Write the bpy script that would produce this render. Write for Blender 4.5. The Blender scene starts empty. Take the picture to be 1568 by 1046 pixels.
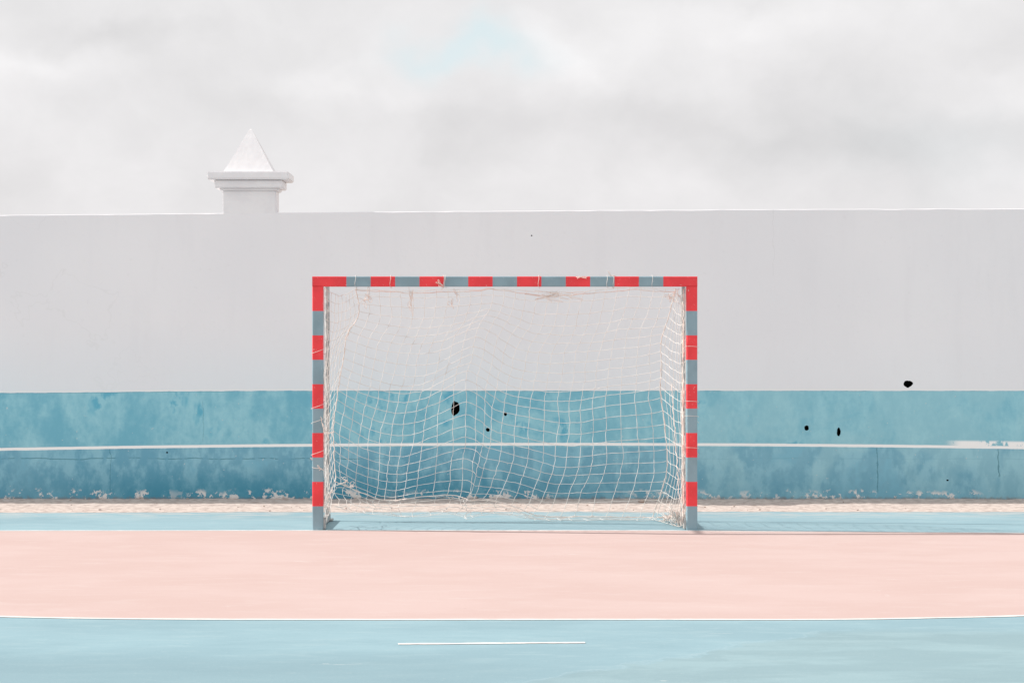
import bpy, bmesh, math, random
from mathutils import Vector, noise as mn
random.seed(7)
S = bpy.context.scene
S.view_settings.view_transform = 'Standard'
S.view_settings.look = 'None'
S.view_settings.exposure = 0

# ---------------------------------------------------------------- node helper
class N:
    def __init__(s, nt): s.nt = nt
    def new(s, t): return s.nt.nodes.new(t)
    def put(s, inp, v):
        if v is None: return
        if isinstance(v, bpy.types.NodeSocket): s.nt.links.new(v, inp)
        elif isinstance(v, (tuple, list)) and len(v) == 3 and inp.type == 'RGBA': inp.default_value = (*v, 1)
        else: inp.default_value = v
    def m(s, op, a, b=None, c=None, clamp=False):
        n = s.new('ShaderNodeMath'); n.operation = op; n.use_clamp = clamp
        s.put(n.inputs[0], a); s.put(n.inputs[1], b); s.put(n.inputs[2], c)
        return n.outputs[0]
    def add(s, a, b): return s.m('ADD', a, b)
    def sub(s, a, b): return s.m('SUBTRACT', a, b)
    def mul(s, a, b): return s.m('MULTIPLY', a, b)
    def mr(s, v, a, b, c=0.0, d=1.0):
        n = s.new('ShaderNodeMapRange'); n.interpolation_type = 'SMOOTHSTEP'
        for i, k in enumerate((v, a, b, c, d)): s.put(n.inputs[i], k)
        return n.outputs[0]
    def mix(s, f, a, b, bt='MIX'):
        n = s.new('ShaderNodeMix'); n.data_type = 'RGBA'; n.blend_type = bt
        s.put(n.inputs[0], f); s.put(n.inputs[6], a); s.put(n.inputs[7], b)
        return n.outputs[2]
    def comb(s, x, y, z):
        n = s.new('ShaderNodeCombineXYZ')
        for i, k in enumerate((x, y, z)): s.put(n.inputs[i], k)
        return n.outputs[0]
    def sep(s, v):
        n = s.new('ShaderNodeSeparateXYZ'); s.put(n.inputs[0], v); return n.outputs
    def vmul(s, v, k):
        n = s.new('ShaderNodeVectorMath'); n.operation = 'MULTIPLY'
        s.put(n.inputs[0], v); s.put(n.inputs[1], k); return n.outputs[0]
    def vadd(s, v, k):
        n = s.new('ShaderNodeVectorMath'); n.operation = 'ADD'
        s.put(n.inputs[0], v); s.put(n.inputs[1], k); return n.outputs[0]
    def noise(s, v, sc, det=4, r=.55, dist=0.0):
        n = s.new('ShaderNodeTexNoise'); s.put(n.inputs['Vector'], v)
        n.inputs['Scale'].default_value = sc; n.inputs['Detail'].default_value = det
        n.inputs['Roughness'].default_value = r; n.inputs['Distortion'].default_value = dist
        return n.outputs[0]

def mat(name, rough=.85, spec=0.0):
    m = bpy.data.materials.new(name); m.use_nodes = True
    nt = m.node_tree; b = nt.nodes['Principled BSDF']
    if spec == 0:      # chalky, fully matte surfaces
        nt.nodes.remove(b); b = nt.nodes.new('ShaderNodeBsdfDiffuse')
        nt.links.new(b.outputs[0], nt.nodes['Material Output'].inputs['Surface'])
    else:
        b.inputs['Roughness'].default_value = rough
        b.inputs['Specular IOR Level'].default_value = spec
    h = N(nt)
    g = h.new('ShaderNodeNewGeometry')
    return m, h, b, g.outputs['Position']
def setcol(h, b, c):
    h.put(b.inputs['Base Color'] if b.type == 'BSDF_PRINCIPLED' else b.inputs['Color'], c)
def bump(h, b, height, strength=.3, dist=.01):
    n = h.new('ShaderNodeBump'); n.inputs['Strength'].default_value = strength
    n.inputs['Distance'].default_value = dist
    h.put(n.inputs['Height'], height); h.nt.links.new(n.outputs[0], b.inputs['Normal'])

# ---------------------------------------------------------------- materials
def wall_mat():
    m, h, b, P = mat('painted_plaster', .9)
    x, y, z = h.sep(P)
    n1 = h.noise(P, .55, 2); n2 = h.noise(P, 3.0, 3, .6); n3 = h.noise(P, 22, 3, .6)
    t1 = h.noise(h.vmul(P, (1, 1, .9)), 1.5, 4, .6, .4)
    t2 = h.noise(h.vmul(P, (1.5, 1, .9)), 5.0, 4, .62)
    nS = h.noise(h.vmul(P, (3.0, 1, .5)), 1.6, 3, .6)
    col = h.mix(h.mr(n1, .35, .65), (.845, .84, .862), (.88, .873, .89))
    col = h.mix(h.mul(h.mr(nS, .5, .75), .3), col, (.80, .793, .815))
    col = h.mix(h.mul(h.mr(n3, .60, .72), .14), col, (.70, .69, .70))
    stain = h.mul(h.mr(h.m('ABSOLUTE', h.sub(t1, .60)), 0, .010, 1, 0), h.mr(x, -3.0, -4.0, .03, .16))
    col = h.mix(stain, col, (.66, .655, .65))
    wash = h.mul(h.mr(z, 1.02, 1.8, 1, 0), h.mr(n1, .3, .6, .35, .8))
    wash = h.mul(wash, h.mr(x, -1.5, 2.5, 1, .35))
    col = h.mix(h.mul(wash, .75), col, (.72, .83, .89))
    def vcrack(x0, z0, z1, k, w=.004, amp=.06):
        wob = h.mul(h.sub(t2, .5), amp*1.5)
        d = h.m('ABSOLUTE', h.sub(h.sub(x, x0), wob))
        f = h.mul(h.mr(d, w*.4, w, 1, 0), h.mul(h.mr(z, z0-.03, z0), h.mr(z, z1, z1+.03, 1, 0)))
        return h.mul(f, k)
    col = h.mix(vcrack(2.6, 2.2, 2.85, .12), col, (.45, .44, .43))
    tm = h.add(h.mul(t1, .55), h.add(h.mul(t2, .33), h.mul(n3, .12)))
    teal = h.mix(h.mr(tm, .38, .60), (.185, .475, .60), (.345, .645, .73))
    dk = h.mul(h.mr(t1, .52, .62), h.mr(t2, .44, .58))
    teal = h.mix(h.mul(dk, .8), teal, (.09, .40, .56))
    low = h.mr(z, .515, .53, 1, 0)
    teal = h.mix(h.mul(low, .65), teal, h.mix(h.mr(t2, .42, .6), (.16, .37, .505), (.27, .52, .64)))
    lightpatch = h.mul(h.mr(x, .2, 2.2), h.mr(t1, .40, .52, 1, .2))
    teal = h.mix(h.mul(lightpatch, .45), teal, (.44, .71, .76))
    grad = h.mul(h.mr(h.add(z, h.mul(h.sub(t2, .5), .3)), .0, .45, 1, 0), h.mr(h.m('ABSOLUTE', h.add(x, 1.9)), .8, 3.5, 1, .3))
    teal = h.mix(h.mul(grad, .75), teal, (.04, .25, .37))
    vc = h.m('MAXIMUM', vcrack(-3.85, .1, .5, .5), vcrack(3.62, .1, .5, .5, .006))
    vc = h.m('MAXIMUM', vc, vcrack(4.8, .25, .5, .6, .008))
    vc = h.m('MAXIMUM', vc, vcrack(-2.95, .6, .95, .35))
    wob = h.mul(h.sub(n2, .5), .05)
    hc = h.mul(h.mr(h.m('ABSOLUTE', h.sub(h.sub(z, .41), wob)), .0015, .006, 1, 0), h.mr(t2, .42, .52))
    hc = h.mul(hc, h.mr(x, -1.6, -1.0, .7, .12))
    teal = h.mix(h.m('MAXIMUM', vc, hc), teal, (.04, .17, .23))
    peel = h.mul(h.mr(h.noise(P, 9.0, 5, .72), .545, .565), h.mr(h.add(z, h.mul(h.sub(t2, .5), .15)), .07, .12, 1, 0))
    peel = h.mul(peel, h.mr(n1, .40, .48))
    teal = h.mix(h.mul(peel, .9), teal, (.80, .78, .75))
    chips = h.mr(h.noise(P, 26, 3, .6), .68, .70)
    teal = h.mix(h.mul(chips, .6), teal, (.6, .66, .68))
    dirt = h.mr(h.add(z, h.mul(h.sub(n3, .5), .08)), .0, .05, 1, 0)
    teal = h.mix(h.mul(dirt, .75), teal, (.25, .19, .16))
    edge = h.add(z, h.mul(h.sub(t2, .5), .014))
    edge = h.add(edge, h.mul(h.mr(x, -5.2, -2.0, 1, 0), .022))
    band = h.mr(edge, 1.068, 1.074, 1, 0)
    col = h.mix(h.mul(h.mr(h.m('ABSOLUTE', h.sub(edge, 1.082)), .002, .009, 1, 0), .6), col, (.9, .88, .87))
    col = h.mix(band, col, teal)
    dline = h.mul(h.mr(h.m('ABSOLUTE', h.sub(edge, 1.066)), .001, .006, 1, 0), h.mr(n2, .4, .6, .1, .6))
    col = h.mix(dline, col, (.14, .36, .42))
    xx = h.sub(x, .5)
    zl = h.add(h.add(z, h.mul(h.mul(xx, xx), .0017)), h.mul(h.sub(t2, .5), .007))
    d = h.m('ABSOLUTE', h.sub(zl, .551))
    ln = h.mul(h.mr(d, .010, .017, 1, 0), h.mr(n3, .28, .36, .8, 1))
    sm = h.mul(h.mr(h.m('ABSOLUTE', h.sub(zl, .578)), .02, .045, 1, 0), h.mul(h.mr(t2, .40, .46), h.mr(x, 4.25, 4.45)))
    ln = h.m('MAXIMUM', ln, sm)
    col = h.mix(ln, col, (.97, .97, .96))
    setcol(h, b, col)
    bump(h, b, h.add(h.mul(n2, .6), h.mul(n3, .25)), .3, .012)
    return m

def court_mat():
    m, h, b, P = mat('court_blue_paint', .8)
    x, y, z = h.sep(P)
    s1 = h.noise(h.vmul(P, (.6, 1.0, 1)), 1.0, 4, .6, .3)
    s2 = h.noise(h.vmul(P, (1.0, 2.2, 1)), 2.6, 5, .70, .2)
    f = h.noise(P, 45, 3, .7)
    col = h.mix(h.mr(s1, .36, .64), (.262, .385, .432), (.292, .425, .472))
    col = h.mix(h.mul(h.mr(s2, .5, .66), .30), col, (.36, .48, .51))
    col = h.mix(h.mul(h.mr(s2, .48, .32), .25), col, (.22, .34, .385))
    wob = h.mul(h.sub(h.noise(P, 1.8, 5, .7), .5), 1.1)
    dx = h.sub(x, h.add(.75, h.mul(h.add(y, 7.6), .9)))
    pm = h.mul(h.mr(h.add(dx, wob), .0, .10), h.mr(y, -6.3, -6.7))
    pn = h.noise(h.vmul(P, (.8, 1.5, 1)), 1.5, 5, .62, .3)
    col = h.mix(h.mul(pm, .65), col, h.mix(h.mr(pn, .42, .62), (.25, .345, .37), (.30, .41, .435)))
    gp = h.mul(h.mr(h.add(y, h.mul(wob, .5)), -7.1, -8.0), h.mr(x, 1.0, -.5))
    col = h.mix(h.mul(gp, .55), col, (.22, .32, .36))
    edge = h.mul(h.mr(h.m('ABSOLUTE', h.add(dx, wob)), .0, .04, 1, 0), h.mr(y, -6.3, -6.6))
    col = h.mix(h.mul(edge, .2), col, (.40, .50, .53))
    sc = h.noise(h.vmul(P, (1.2, 5, 1)), 2.6, 5, .74, .9)
    col = h.mix(h.mul(h.mr(sc, .68, .71), .5), col, (.48, .54, .54))
    col = h.mix(h.mul(h.mr(sc, .29, .27), .5), col, (.16, .24, .27))
    col = h.mix(h.mul(h.mr(f, .60, .72), .3), col, (.42, .50, .52))
    col = h.mix(h.mul(h.mr(f, .40, .30), .2), col, (.20, .29, .33))
    du = h.mul(h.mr(y, .9, 2.1), h.mr(s2, .42, .58))
    col = h.mix(h.mul(du, .5), col, (.52, .49, .46))
    setcol(h, b, col)
    bump(h, b, f, .2, .004)
    return m

def pink_mat():
    m, h, b, P = mat('court_pink_paint', .85)
    s1 = h.noise(h.vmul(P, (.6, 1.0, 1)), 1.1, 5, .62, .4)
    s2 = h.noise(h.vmul(P, (.9, 2.4, 1)), 2.6, 5, .70, .3)
    f = h.noise(P, 50, 3, .7)
    col = h.mix(h.mr(s1, .38, .64), (.545, .412, .385), (.568, .440, .415))
    col = h.mix(h.mul(h.mr(s2, .52, .66), .35), col, (.59, .485, .46))
    sc = h.noise(h.vmul(P, (1.0, 4, 1)), 2.2, 5, .74, 1.1)
    col = h.mix(h.mul(h.mr(sc, .65, .69), .4), col, (.61, .55, .53))
    col = h.mix(h.mul(h.mr(sc, .32, .29), .35), col, (.45, .34, .325))
    col = h.mix(h.mul(h.mr(f, .58, .72), .25), col, (.61, .53, .50))
    col = h.mix(h.mul(h.mr(f, .40, .30), .15), col, (.45, .33, .31))
    setcol(h, b, col)
    bump(h, b, f, .2, .004)
    return m

def simple(name, c1, c2, sc=6, rough=.85, bs=.2, metal=0, lo=.4, hi=.6, spec=0):
    m, h, b, P = mat(name, rough, spec)
    n = h.noise(P, sc, 4, .65)
    setcol(h, b, h.mix(h.mr(n, lo, hi), c1, c2))
    if spec: b.inputs['Metallic'].default_value = metal
    if bs: bump(h, b, h.noise(P, sc*5, 3, .6), bs, .006)
    return m

def metal_paint(name, c, worn):
    m, h, b, P = mat(name, .5, .25)
    n = h.noise(P, 30, 5, .7); n2 = h.noise(P, 5, 2)
    col = h.mix(h.mr(n2, .35, .65), c, tuple(k*.86 for k in c))
    sc = h.noise(P, 55, 4, .75, .8)
    col = h.mix(h.mul(h.mr(sc, .64, .68), .8), col, worn)
    col = h.mix(h.mul(h.mr(n, .35, .25), .4), col, (.3, .2, .18))
    setcol(h, b, col)
    bump(h, b, n, .15, .002)
    return m

M_wall = wall_mat()
M_court = court_mat()
M_pink = pink_mat()
M_line = simple('line_paint', (.70, .69, .67), (.78, .77, .75), 20, bs=0)
M_sand = simple('sandy_gravel', (.44, .36, .325), (.63, .54, .49), 14, .95, .3, lo=.35, hi=.6)
M_ground = simple('bare_ground', (.40, .33, .28), (.5, .42, .36), 2, .95, .3)
M_plaster = simple('white_plaster', (.83, .82, .838), (.87, .862, .875), 5, .9, .3)
M_hole = simple('hollow_shade_paint', (.006, .006, .006), (.012, .01, .01), 20, 1, 0)  # near-black colour stands in for the shade inside the wall cavities
M_red = metal_paint('red_stripe_paint', (.86, .066, .078), (.75, .55, .5))
M_grey = metal_paint('galvanised_grey', (.26, .39, .45), (.5, .55, .56))
M_steel = simple('weathered_steel', (.30, .31, .31), (.55, .54, .52), 12, .55, .1, .2, spec=.4)
M_net = simple('nylon_cord', (.74, .68, .63), (.84, .80, .76), 8, .9, 0)
M_rope = simple('faded_rope', (.82, .67, .60), (.86, .78, .72), 18, .9, 0)
M_stone = simple('stone', (.16, .09, .06), (.4, .3, .25), 20, .95, .5)

# ---------------------------------------------------------------- mesh helpers
def obj(name, me, mats, parent=None, smooth=False):
    o = bpy.data.objects.new(name, me); S.collection.objects.link(o)
    for k in mats: me.materials.append(k)
    if parent: o.parent = parent
    if smooth:
        for p in me.polygons: p.use_smooth = True
    return o
def from_py(name, v, f, mats, parent=None, mi=None, smooth=False):
    me = bpy.data.meshes.new(name); me.from_pydata(v, [], f)
    bm = bmesh.new(); bm.from_mesh(me); bmesh.ops.recalc_face_normals(bm, faces=bm.faces[:]) if len(f) > 1 else None
    bm.to_mesh(me); bm.free()
    o = obj(name, me, mats, parent, smooth)
    if mi:
        for p, i in zip(me.polygons, mi): p.material_index = i
    return o
def fix_up(o):
    me = o.data
    if me.polygons and sum(p.normal.z for p in me.polygons) < 0: me.flip_normals()

def nz(x, y=0, z=0): return mn.noise(Vector((x, y, z)))

# ---------------------------------------------------------------- ground
ZC, ZP, ZL = .002, .0032, .0044      # paint coats are thin
o = from_py('ground', [(-1500, -1500, -.002), (1500, -1500, -.002), (1500, 1500, -.002), (-1500, 1500, -.002)], [(0, 1, 2, 3)], [M_ground])
def strip(name, xs, lo, hi, z, mats):
    v = []; f = []
    for i, x in enumerate(xs):
        v += [(x, lo(x), z), (x, hi(x), z)]
        if i: a = 2*i-2; f.append((a, a+2, a+3, a+1))
    o = from_py(name, v, f, mats); fix_up(o); return o
xs = [-13+i*.1 for i in range(261)]
strip('sports_court', xs, lambda x: -44, lambda x: 2.1 + .03*nz(x*1.3), ZC, [M_court])
def area(x, R):
    ax = abs(x)
    if ax <= 1.5: return -R
    return -math.sqrt(max(R*R-(ax-1.5)**2, 0))
def wob(x): return .018*nz(x*.9, 3)+.006*nz(x*5, 8)
def gl(x):  # painted goal line is not quite true
    return -.02 - .30*max(0, min(1, (x-1.2)/3.5)) - .035*max(0, min(1, (-x-1.6)/3)) + .012*nz(x*1.2, 5)
xs2 = [-7.5+i*.05 for i in range(301)]
strip('goal_area', xs2, lambda x: min(area(x, 6.0)+wob(x), gl(x)-.01), lambda x: gl(x)-.005, ZP, [M_pink])
v = []; f = []
def ribbon(pts, w):
    b0 = len(v)
    for i, p in enumerate(pts):
        a = pts[max(i-1, 0)]; c = pts[min(i+1, len(pts)-1)]
        t = Vector((c[0]-a[0], c[1]-a[1])).normalized(); n = Vector((-t.y, t.x))
        ww = w*(.5+.15*nz(p[0]*7, p[1]*7)+.16*nz(p[0]*30, p[1]*30))
        v.append((p[0]+n.x*ww, p[1]+n.y*ww, ZL)); v.append((p[0]-n.x*ww, p[1]-n.y*ww, ZL))
        if i: k = b0+2*i-2; f.append((k, k+1, k+3, k+2))
pts = []
for i in range(91):
    a = math.pi - i/90*math.pi/2
    pts.append((-1.5+6*math.cos(a), -6*math.sin(a)))
pts += [(-1.5+i*.05, -6) for i in range(1, 60)]
for i in range(91):
    a = math.pi/2 - i/90*math.pi/2
    pts.append((1.5+6*math.cos(a), -6*math.sin(a)))
pts = [(p[0], p[1]+wob(p[0])) for p in pts]
ribbon(pts, .05)
ribbon([(-12.5+i*.05, gl(-12.5+i*.05)) for i in range(501)], .05)
ribbon([(-.525+i*.02, -7.03+.0012*i+.006*nz(i*.1)) for i in range(49)], .05)
o = from_py('court_line_markings', v, f, [M_line]); fix_up(o)

# sandy strip along the wall
v = []; f = []
nx, ny = 620, 32
for i in range(nx+1):
    x = -15.5+31*i/nx
    y0 = 2.02+.07*nz(x*1.1, 1)+.05*nz(x*6, 2) - .10*max(0, min(1, (-x-1)/4))
    for j in range(ny+1):
        t = j/ny; y = y0+(3.53-y0)*t
        hgt = .003+.006*min(1, t*3)+.010*t + (.006*nz(x*9, y*9)+.006*nz(x*25, y*25)+.004*nz(x*3, y*3))*min(1, t*5+.1)
        v.append((x, y, max(hgt, .0035 if t > 0 else .0025)))
for i in range(nx):
    for j in range(ny):
        a = i*(ny+1)+j; f.append((a, a+ny+1, a+ny+2, a+1))
o = from_py('sand_strip', v, f, [M_sand], smooth=True); fix_up(o)
bm = bmesh.new()
def pebble(x, y, z, r, mi=0):
    g = bmesh.ops.create_icosphere(bm, subdivisions=2, radius=1)
    sx, sy, sz = r*random.uniform(.7, 1.3), r*random.uniform(.7, 1.3), r*random.uniform(.5, .9)
    q = random.random()*9
    for w in g['verts']:
        k = 1+.35*nz(w.co.x*1.5+q, w.co.y*1.5, w.co.z*1.5)
        w.co = Vector((x+w.co.x*sx*k, y+w.co.y*sy*k, z+w.co.z*sz*k))
        for ff in w.link_faces: ff.material_index = mi
for i in range(380):
    x = random.uniform(-9, 9); y = random.choice([random.uniform(2.0, 3.4), random.uniform(3.2, 3.48)])
    pebble(x, y, .012, random.uniform(.004, .012), 0 if random.random() < .85 else 1)
pebble(-4.72, 2.2, .02, .035, 1); pebble(-4.66, 2.25, .015, .02, 1); pebble(1.30, 3.1, .02, .03, 1)
me = bpy.data.meshes.new('pebbles'); bm.to_mesh(me); bm.free()
obj('pebbles', me, [M_sand, M_stone], smooth=True)

# ---------------------------------------------------------------- wall
def top(x):
    pts = [(-40, 2.70), (-5, 2.778), (-2.5, 2.80), (-.8, 2.815), (2.5, 2.835), (6, 2.845), (40, 2.9)]
    for (a, b), (c, d) in zip(pts, pts[1:]):
        if x <= c: return b+(d-b)*(x-a)/(c-a)
    return 2.9
v = []; f = []; X = []
x = -40
while x < 40.01:
    X.append(x); x += .1 if abs(x) < 9 else 1
W0 = 3.5; W1 = 3.72
for i, x in enumerate(X):
    hh = top(x)+.004*nz(x*2.5, 9)+.0025*nz(x*9, 4)
    e = .006+.004*nz(x*6, 7)
    sec = [(W0, -.3), (W0, hh-e), (W0+e, hh), (W1-e, hh), (W1, hh-e), (W1, -.3)]
    v += [(x, a, b) for a, b in sec]
    if i:
        a = 6*(i-1)
        for k in range(6): f.append((a+k, a+(k+1) % 6, a+6+(k+1) % 6, a+6+k))
f.append(tuple(range(6))); n = len(v)-6; f.append(tuple(range(n, n+6)))
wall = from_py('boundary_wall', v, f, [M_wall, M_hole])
bm = bmesh.new()
for (cx, cz, rx, rz, sd) in [(3.914, 1.137, .046, .036, 1), (-.494, .901, .040, .072, 2), (-.005, .844, .015, .018, 3), (-.176, .691, .019, .019, 4),
                             (2.928, .710, .023, .024, 5), (3.24, .672, .019, .040, 6), (.25, 2.58, .007, .006, 7), (-3.3, .47, .01, .008, 8), (4.3, .2, .012, .008, 9)]:
    n = 22; A = []; B = []
    for i in range(n):
        a = 2*math.pi*i/n
        k = 1+.22*nz(math.cos(a)*1.0+sd*5.3, math.sin(a)*1.0+.3)+.10*nz(math.cos(a)*3+sd*5, math.sin(a)*3)
        A.append(bm.verts.new((cx+rx*k*math.cos(a), W0-.05, cz+rz*k*math.sin(a))))
        B.append(bm.verts.new((cx+rx*k*math.cos(a), W0+.17, cz+rz*k*math.sin(a))))
    for i in range(n): bm.faces.new((A[i], A[(i+1) % n], B[(i+1) % n], B[i]))
    bm.faces.new(A); bm.faces.new(B)
bmesh.ops.recalc_face_normals(bm, faces=bm.faces[:])
me = bpy.data.meshes.new('cut'); bm.to_mesh(me); bm.free()
cut = bpy.data.objects.new('cut', me); S.collection.objects.link(cut)
md = wall.modifiers.new('b', 'BOOLEAN'); md.operation = 'DIFFERENCE'; md.object = cut; md.solver = 'EXACT'
dg = bpy.context.evaluated_depsgraph_get()
new = bpy.data.meshes.new_from_object(wall.evaluated_get(dg))
wall.modifiers.clear(); wall.data = new
bpy.data.objects.remove(cut)
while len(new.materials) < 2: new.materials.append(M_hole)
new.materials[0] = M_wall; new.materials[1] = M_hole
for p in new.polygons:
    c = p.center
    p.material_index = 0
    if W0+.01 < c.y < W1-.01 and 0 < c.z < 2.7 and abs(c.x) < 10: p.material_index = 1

# pillar finial
bm = bmesh.new()
def box(bm, x0, x1, y0, y1, z0, z1, top_in=0, mi=0, bev=.008):
    vs = []
    for (zz, q) in ((z0, 0), (z1, top_in)):
        for (a, b) in ((x0+q, y0+q), (x1-q, y0+q), (x1-q, y1-q), (x0+q, y1-q)): vs.append(bm.verts.new((a, b, zz)))
    F = [bm.faces.new([vs[k] for k in q]) for q in ((3, 2, 1, 0), (4, 5, 6, 7), (0, 1, 5, 4), (1, 2, 6, 5), (2, 3, 7, 6), (3, 0, 4, 7))]
    for q in F: q.material_index = mi
    if bev:
        ed = list({e for q in F for e in q.edges})
        bmesh.ops.bevel(bm, geom=ed, offset=bev, segments=2, affect='EDGES')
cx, cy = -2.50, 3.64
box(bm, cx-.26, cx+.26, 3.5015, 3.79, 2.6, 3.02)
box(bm, cx-.285, cx+.285, cy-.165, cy+.175, 3.015, 3.045)
box(bm, cx-.33, cx+.33, cy-.22, cy+.22, 3.04, 3.115)
box(bm, cx-.395, cx+.395, cy-.28, cy+.28, 3.118, 3.197, bev=.012)
prof = [(.25, 3.19), (.238, 3.205), (.175, 3.315), (.115, 3.43), (.058, 3.54), (.014, 3.622), (0, 3.63)]
rings = []
for w, z in prof[:-1]:
    rings.append([bm.verts.new((cx+a*w+.004*nz(z*9, a), cy+b*w, z)) for a, b in ((-1, -.9), (1, -.9), (1, .9), (-1, .9))])
for r0, r1 in zip(rings, rings[1:]):
    for k in range(4): bm.faces.new((r0[k], r0[(k+1) % 4], r1[(k+1) % 4], r1[k]))
ap = bm.verts.new((cx, cy, 3.63))
for k in range(4): bm.faces.new((rings[-1][k], rings[-1][(k+1) % 4], ap))
bmesh.ops.recalc_face_normals(bm, faces=bm.faces[:])
me = bpy.data.meshes.new('wall_pillar'); bm.to_mesh(me); bm.free()
obj('wall_pillar', me, [M_plaster])

# ---------------------------------------------------------------- goal
goal = bpy.data.objects.new('handball_goal', None); S.collection.objects.link(goal)
def prism(name, br, mis, axis, c1, c2, w):
    r = .010; q = w/2; prof = []
    for sx, sy, a0 in ((1, 1, 0), (-1, 1, 90), (-1, -1, 180), (1, -1, 270)):
        for k in range(4):
            a = math.radians(a0+k*30); prof.append((sx*(q-r)+r*math.cos(a), sy*(q-r)+r*math.sin(a)))
    n = len(prof); v = []; f = []; mi = []
    for i, t in enumerate(br):
        for a, b in prof:
            v.append((c1+a, c2+b, t) if axis == 'z' else (t, c1+a, c2+b))
        if i:
            k0 = n*(i-1)
            for k in range(n): f.append((k0+k, k0+(k+1) % n, k0+n+(k+1) % n, k0+n+k)); mi.append(mis[i-1])
    f.append(tuple(range(n))); mi.append(mis[0]); f.append(tuple(range(len(v)-n, len(v)))); mi.append(mis[-1])
    return from_py(name, v, f, [M_red, M_grey], goal, mi)
PW = .088
zb = [2.0, 1.80] + [1.80-.2*k for k in range(1, 10)]
zb[-1] = .0
zb = zb[::-1]; mz = [1 if i % 2 == 0 else 0 for i in range(len(zb)-1)]
prism('left_post', zb, mz, 'z', -1.58+PW/2, PW/2, PW)
prism('right_post', zb, mz, 'z', 1.58-PW/2, PW/2, PW)
xb = [-1.58] + [-1.3+.2*k for k in range(14)] + [1.58]
prism('crossbar', xb, [0 if i % 2 == 0 else 1 for i in range(len(xb)-1)], 'x', .042, 2.0415, .083)

def tubes(name, paths, r, m, parent=goal, res=1):
    cu = bpy.data.curves.new(name, 'CURVE'); cu.dimensions = '3D'; cu.bevel_depth = r; cu.bevel_resolution = res
    for p in paths:
        s = cu.splines.new('POLY'); s.points.add(len(p)-1)
        for i, c in enumerate(p): s.points[i].co = (*c, 1)
    o = bpy.data.objects.new(name+'_c', cu); S.collection.objects.link(o)
    dg = bpy.context.evaluated_depsgraph_get(); me = bpy.data.meshes.new_from_object(o.evaluated_get(dg))
    bpy.data.objects.remove(o); me.name = name; me.materials.clear()
    return obj(name, me, [m], parent, True)
RY = .98
for sd, nm in ((-1, 'left'), (1, 'right')):
    xp = sd*1.535
    tubes(nm+'_rear_frame', [[(xp, .09, 2.04), (xp, RY-.06, 2.04), (xp, RY-.015, 2.02), (xp, RY, 1.97), (xp, RY, .03)]], .020, M_steel, res=3)
    bm = bmesh.new()
    box(bm, xp-.025, xp+.025, .088, RY+.05, .008, .062, bev=.004)
    box(bm, xp-.05, xp+.05, RY-.05, RY+.06, .0065, .022, bev=.002)
    box(bm, xp-.010-sd*.05, xp+.010-sd*.05, .05, .13, .008, .10, bev=.003)
    me = bpy.data.meshes.new(nm+'_foot'); bm.to_mesh(me); bm.free(); obj(nm+'_foot', me, [M_steel], goal)

def cat(P, t):
    n = len(P)-1; s = min(max(t, 0), 1)*n; i = min(int(s), n-1); u = s-i
    p0, p1, p2, p3 = (Vector(P[max(i-1, 0)]), Vector(P[i]), Vector(P[i+1]), Vector(P[min(i+2, n)]))
    return .5*((2*p1)+(p2-p0)*u+(2*p0-5*p1+4*p2-p3)*u*u+(3*p1-p0-3*p2+p3)*u**3)
L = [(-1.229, .10, 1.986), (-1.222, .40, 1.785), (-1.335, .60, 1.60), (-1.394, .80, 1.343), (-1.44, .90, 1.118), (-1.474, .9, .837), (-1.469, .9, .556), (-1.457, .9, .343)]
R = [(1.411, .10, 1.985), (1.373, .40, 1.763), (1.325, .62, 1.56), (1.335, .80, 1.34), (1.339, .90, 1.118), (1.373, .9, .80), (1.396, .9, .50), (1.345, .95, .26), (1.281, 1.05, .03)]
B = [(-1.457, .9, .343), (-1.202, .95, .233), (-.864, .95, .182), (-.413, .9, .225), (-.188, .9, .174), (.262, 1.0, .071), (.715, 1.05, .025), (1.281, 1.05, .03)]
def T(u):
    s = abs(math.sin(u*math.pi*4.5+.3))
    return Vector((-1.229+2.64*u, .09, 1.992-.022*s-.05*math.exp(-((u-.63)/.09)**2)-.03*math.exp(-((u-.2)/.06)**2)))
def back(u, v, j=1):
    a, b = cat(L, v), cat(R, v); t, bo = T(u), cat(B, u)
    p = a.lerp(b, u)+t.lerp(bo, v)-(T(0).lerp(T(1), u)*(1-v)+Vector(B[0]).lerp(Vector(B[-1]), u)*v)
    e = math.sin(math.pi*u)**.6 if 0 < u < 1 else 0
    w = math.sin(math.pi*v) if 0 < v < 1 else 0
    pk = math.exp(-((u-.43)/.10)**2)
    p.z += e*w*(.14*pk-.06)*(1.1-.6*v)
    p.z -= .13*w*math.sin(math.pi*min(u/.43, 1))*v
    p.z -= .10*w*math.sin(math.pi*max(0, (u-.43)/.57))*(1-.6*v)
    p.x += e*w*.05*math.sin(u*7+v*4)*v
    p.x += e*v*v*(.022*math.sin(u*27+v*3)+.012*math.sin(u*61+v*5))
    p.y += e*w*(.10-.10*pk)+e*.04*nz(u*4, v*4)+e*v*v*.05*math.sin(u*34)
    p.z += e*v**4*.025*math.sin(u*23)
    if j:
        p.x += .018*nz(u*9+3, v*9)+.009*nz(u*40, v*40, 2)
        p.z += e*(.028*nz(u*6+13, v*7)+.010*nz(u*40, v*40, 7))
    p.z = max(p.z, .012)
    return p
NC, NR, SUB = 28, 23, 3
paths = []
for c in range(NC+1):
    paths.append([back(c/NC, k/(NR*SUB)) for k in range(NR*SUB+1)])
for r in range(NR+1):
    paths.append([back(k/(NC*SUB), r/NR) for k in range(NC*SUB+1)])
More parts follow.
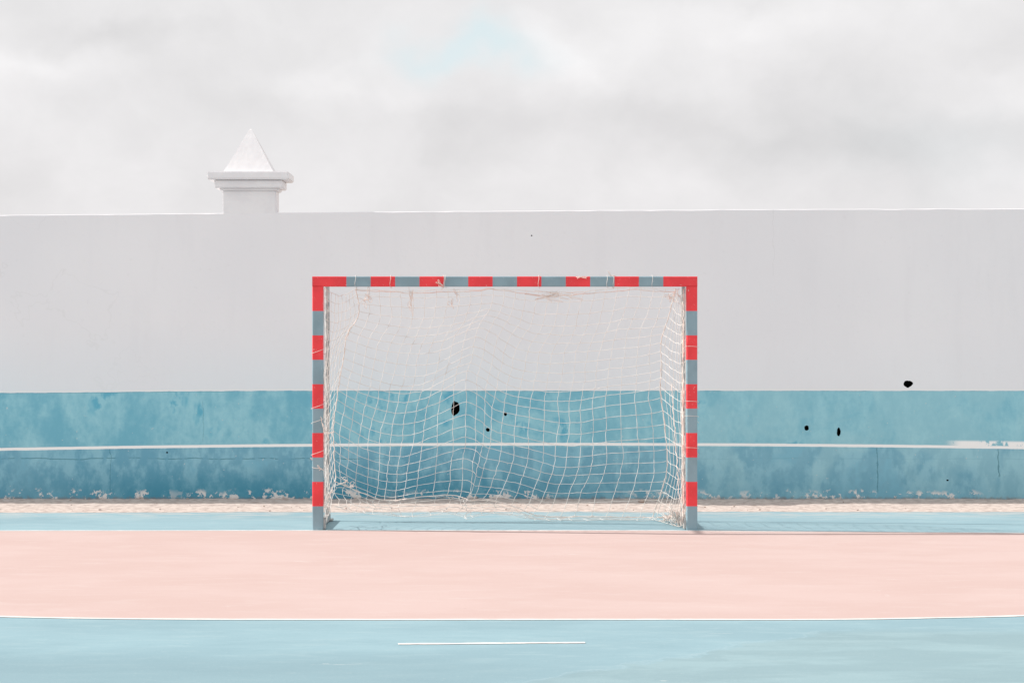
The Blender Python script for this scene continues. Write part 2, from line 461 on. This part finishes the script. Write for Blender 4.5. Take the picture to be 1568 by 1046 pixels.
def side(sd, w, v):
    z0 = 1.99-v*(1.99-.05)
    e = back(0 if sd < 0 else 1, v, 0)
    p = Vector((sd*1.485, .06, z0)).lerp(e, w)
    k = math.sin(math.pi*w)
    p.x += sd*k*.05*math.sin(math.pi*v)+.012*nz(w*5, v*12, sd*4)
    p.z -= k*.06; p.z += .012*nz(w*9, v*9, 4+sd)
    p.z = max(p.z, .012)
    return p
for sd in (-1, 1):
    for c in range(0, 9):
        paths.append([side(sd, c/9, k/60) for k in range(61)])
    for r in range(NR+1):
        paths.append([side(sd, k/20, r/NR) for k in range(21)])
def skirt(u, v):
    b = back(u, 1, 0)
    zr = .012
    d = Vector((b.x+.08*nz(u*6, v*2), b.y+.06*v-.22*v*v+.07*nz(u*7, v*3), b.z+(zr-b.z)*min(1, v*1.2)*(.6+.5*abs(nz(u*5, 2)))))
    d.x += .03*nz(u*20, v*6); d.z = max(d.z+.02*nz(u*15, v*5), .010); return d
for r in range(1, 6): paths.append([skirt(k/84, r/5) for k in range(85)])
for c in range(NC+1): paths.append([skirt(c/NC, k/8) for k in range(9)])
tubes('net', paths, .0020, M_net, res=0)

ropes = []
def jit(P, a=.008, s=11.0):
    return [Vector((p.x+a*nz(i*.5, s), p.y+a*nz(i*.5, s+4), max(p.z+a*nz(i*.5, s+8), .010))) for i, p in enumerate(P)]
ropes.append(jit([cat(L, i/90) for i in range(91)], s=1.5)); ropes.append(jit([cat(R, i/90) for i in range(91)], s=8.2))
ropes.append(jit([back(i/90, 1, 0) for i in range(91)], s=4.4))
ropes.append(jit([T(i/80)+Vector((0, .01, -.01)) for i in range(81)], s=6.3))
ropes.append(jit([Vector((1.47, .07+.02*math.sin(i*.3), 1.98-1.93*i/90)) for i in range(91)], .014, 2.2))
ropes.append(jit([Vector((1.40+.06*i/60, .5-.35*i/60, 1.2-1.17*i/60)) for i in range(61)], .014, 5.2))
tubes('border_ropes', ropes, .0038, M_rope)
tang = []
def tangle(c, r, n, L_=26):
    for _ in range(n):
        q = random.random()*100; p = []
        s = Vector([random.gauss(0, .4)*k for k in r])
        for i in range(L_):
            t = i*.16
            p.append(Vector((c[0]+s.x+r[0]*1.5*nz(t+q, 1), c[1]+s.y+r[1]*1.5*nz(t+q, 21), max(c[2]+s.z+r[2]*1.5*nz(t+q, 41), .010))))
        tang.append(p)
tangle((.36, .02, 1.93), (.26, .03, .06), 4)
tangle((-.50, .0, 2.03), (.06, .05, .06), 3)
tangle((-.42, .06, 1.90), (.05, .03, .12), 2)
tangle((-.78, .06, 1.86), (.04, .03, .13), 2)
tangle((-1.15, .08, 1.90), (.10, .04, .09), 2)
tangle((.88, .03, 2.04), (.06, .06, .06), 2)
tangle((.62, .0, 2.08), (.07, .03, .02), 2)
tangle((1.38, .10, 1.94), (.06, .05, .05), 3)
tangle((1.43, .45, .07), (.07, .3, .09), 14)
tangle((1.40, .8, .04), (.10, .15, .03), 8)
tangle((1.47, .1, .20), (.02, .05, .2), 7)
tangle((1.47, .1, 1.0), (.012, .05, .6), 6, 40)
tangle((-1.535, -.01, .52), (.06, .06, .05), 3)
tangle((-1.50, -.01, .85), (.06, .05, .12), 2)
tangle((-1.40, .9, .33), (.12, .05, .04), 3)
tangle((-1.47, .4, .2), (.03, .3, .12), 3)
tubes('frayed_cords', tang, .0022, M_rope, res=0)
tie = []
def loop_x(x, tilt=.02):
    tie.append([(x+tilt*math.sin(a*.5)+.004*math.sin(a*3), .042+.056*math.cos(a), 2.0415+.053*math.sin(a)) for a in [k*math.pi/8 for k in range(18)]])
for x in (-1.21, -.93, -.52, -.47, .30, .86, .90, 1.22): loop_x(x, random.uniform(-.04, .04))
for sd in (-1, 1):
    for z in (.62, .88, 1.0, 1.45):
        tie.append([(sd*1.536+.058*math.cos(a), .044+.058*math.sin(a), z+sd*.03*math.sin(a*.5)+.05*a/6) for a in [k*math.pi/8 for k in range(18)]])
tubes('lashings', tie, .0018, M_net, res=0)

# ---------------------------------------------------------------- light
az, el = math.radians(8.0), math.radians(33)
sv = Vector((-math.cos(az)*math.cos(el), math.sin(az)*math.cos(el), math.sin(el)))
ld = bpy.data.lights.new('sun', 'SUN'); ld.energy = 5.0; ld.angle = math.radians(.5); ld.color = (1, .955, .90)
lo = bpy.data.objects.new('sun', ld); S.collection.objects.link(lo)
lo.rotation_euler = (-sv).to_track_quat('-Z', 'Y').to_euler(); lo.location = (-20, 3, 15)

w = bpy.data.worlds.new('World'); S.world = w; w.use_nodes = True
try:
    w.cycles.sampling_method = 'MANUAL'; w.cycles.sample_map_resolution = 256
except Exception as ex: print(ex)
nt = w.node_tree; h = N(nt); bg = nt.nodes['Background']; bg.inputs['Strength'].default_value = .1
sky = h.new('ShaderNodeTexSky'); sky.sky_type = 'NISHITA'; sky.sun_disc = False
sky.sun_elevation = el; sky.sun_rotation = math.radians(278)
tc = h.new('ShaderNodeTexCoord'); D = tc.outputs['Generated']
nA = h.new('ShaderNodeTexNoise'); h.put(nA.inputs['Vector'], h.vmul(D, (1, 1, 1.3))); nA.inputs['Scale'].default_value = 22; nA.inputs['Detail'].default_value = 4
Dw = h.vadd(D, h.vmul(h.vadd(nA.outputs['Color'], (-.5, -.5, -.5)), (.07, .07, .05)))
x, y, z = h.sep(Dw)
azn = h.m('ARCTAN2', x, y); eln = h.m('ARCSINE', z)
Dc = h.vadd(D, h.vmul(h.vadd(nA.outputs['Color'], (-.5, -.5, -.5)), (.03, .03, .02)))
c2 = h.noise(h.vmul(Dc, (1, 1, 1.3)), 14, 6, .56)
val = h.add(.84, h.mul(h.sub(c2, .5), .30))
def blob(px, py, sx, sy, amp):
    a = h.mul(h.sub(azn, (px-784)/3490), 3490/sx); e = h.mul(h.sub(eln, (523-py)/3490), 3490/sy)
    return h.mul(h.m('EXPONENT', h.mul(h.add(h.mul(a, a), h.mul(e, e)), -1.0)), amp)
for bb in [(180, 55, 240, 32, -.07), (60, 115, 150, 35, .06), (400, 40, 90, 60, .07), (540, 120, 110, 40, .08), (850, 90, 60, 55, .09),
           (1190, 50, 120, 65, .08), (680, 190, 120, 50, -.06), (1300, 225, 260, 50, -.10), (960, 180, 200, 45, -.06),
           (1540, 150, 80, 40, .06), (1150, 10, 60, 25, -.07)]:
    val = h.add(val, blob(*bb))
sep = h.sep(D)
val = h.mul(val, h.mr(sep[1], .3, -.7, 1.0, 1.12))  # extra sky brightness added behind the camera, out of view, to lift the wall
warm = h.mix(h.mr(eln, .05, .16), (1.0, .978, .988), (1.0, .985, .99))
cl = h.mix(1.0, warm, h.comb(val, val, val), 'MULTIPLY')
tint = h.m('ADD', blob(725, 80, 80, 26, .75), blob(1420, 230, 200, 60, .12), clamp=True)
cl = h.mix(tint, cl, (.72, .86, .90))
cl10 = h.vmul(cl, (10, 10, 10))
fin = h.mix(.97, sky.outputs[0], cl10)
nt.links.new(fin, bg.inputs['Color'])

# ---------------------------------------------------------------- camera
cd = bpy.data.cameras.new('camera'); cd.lens = 80.15; cd.sensor_width = 36; cd.clip_end = 4000
co = bpy.data.objects.new('camera', cd); S.collection.objects.link(co)
co.location = (.059, -18.7, 1.55); co.rotation_euler = (math.radians(90), 0, 0)
S.camera = co
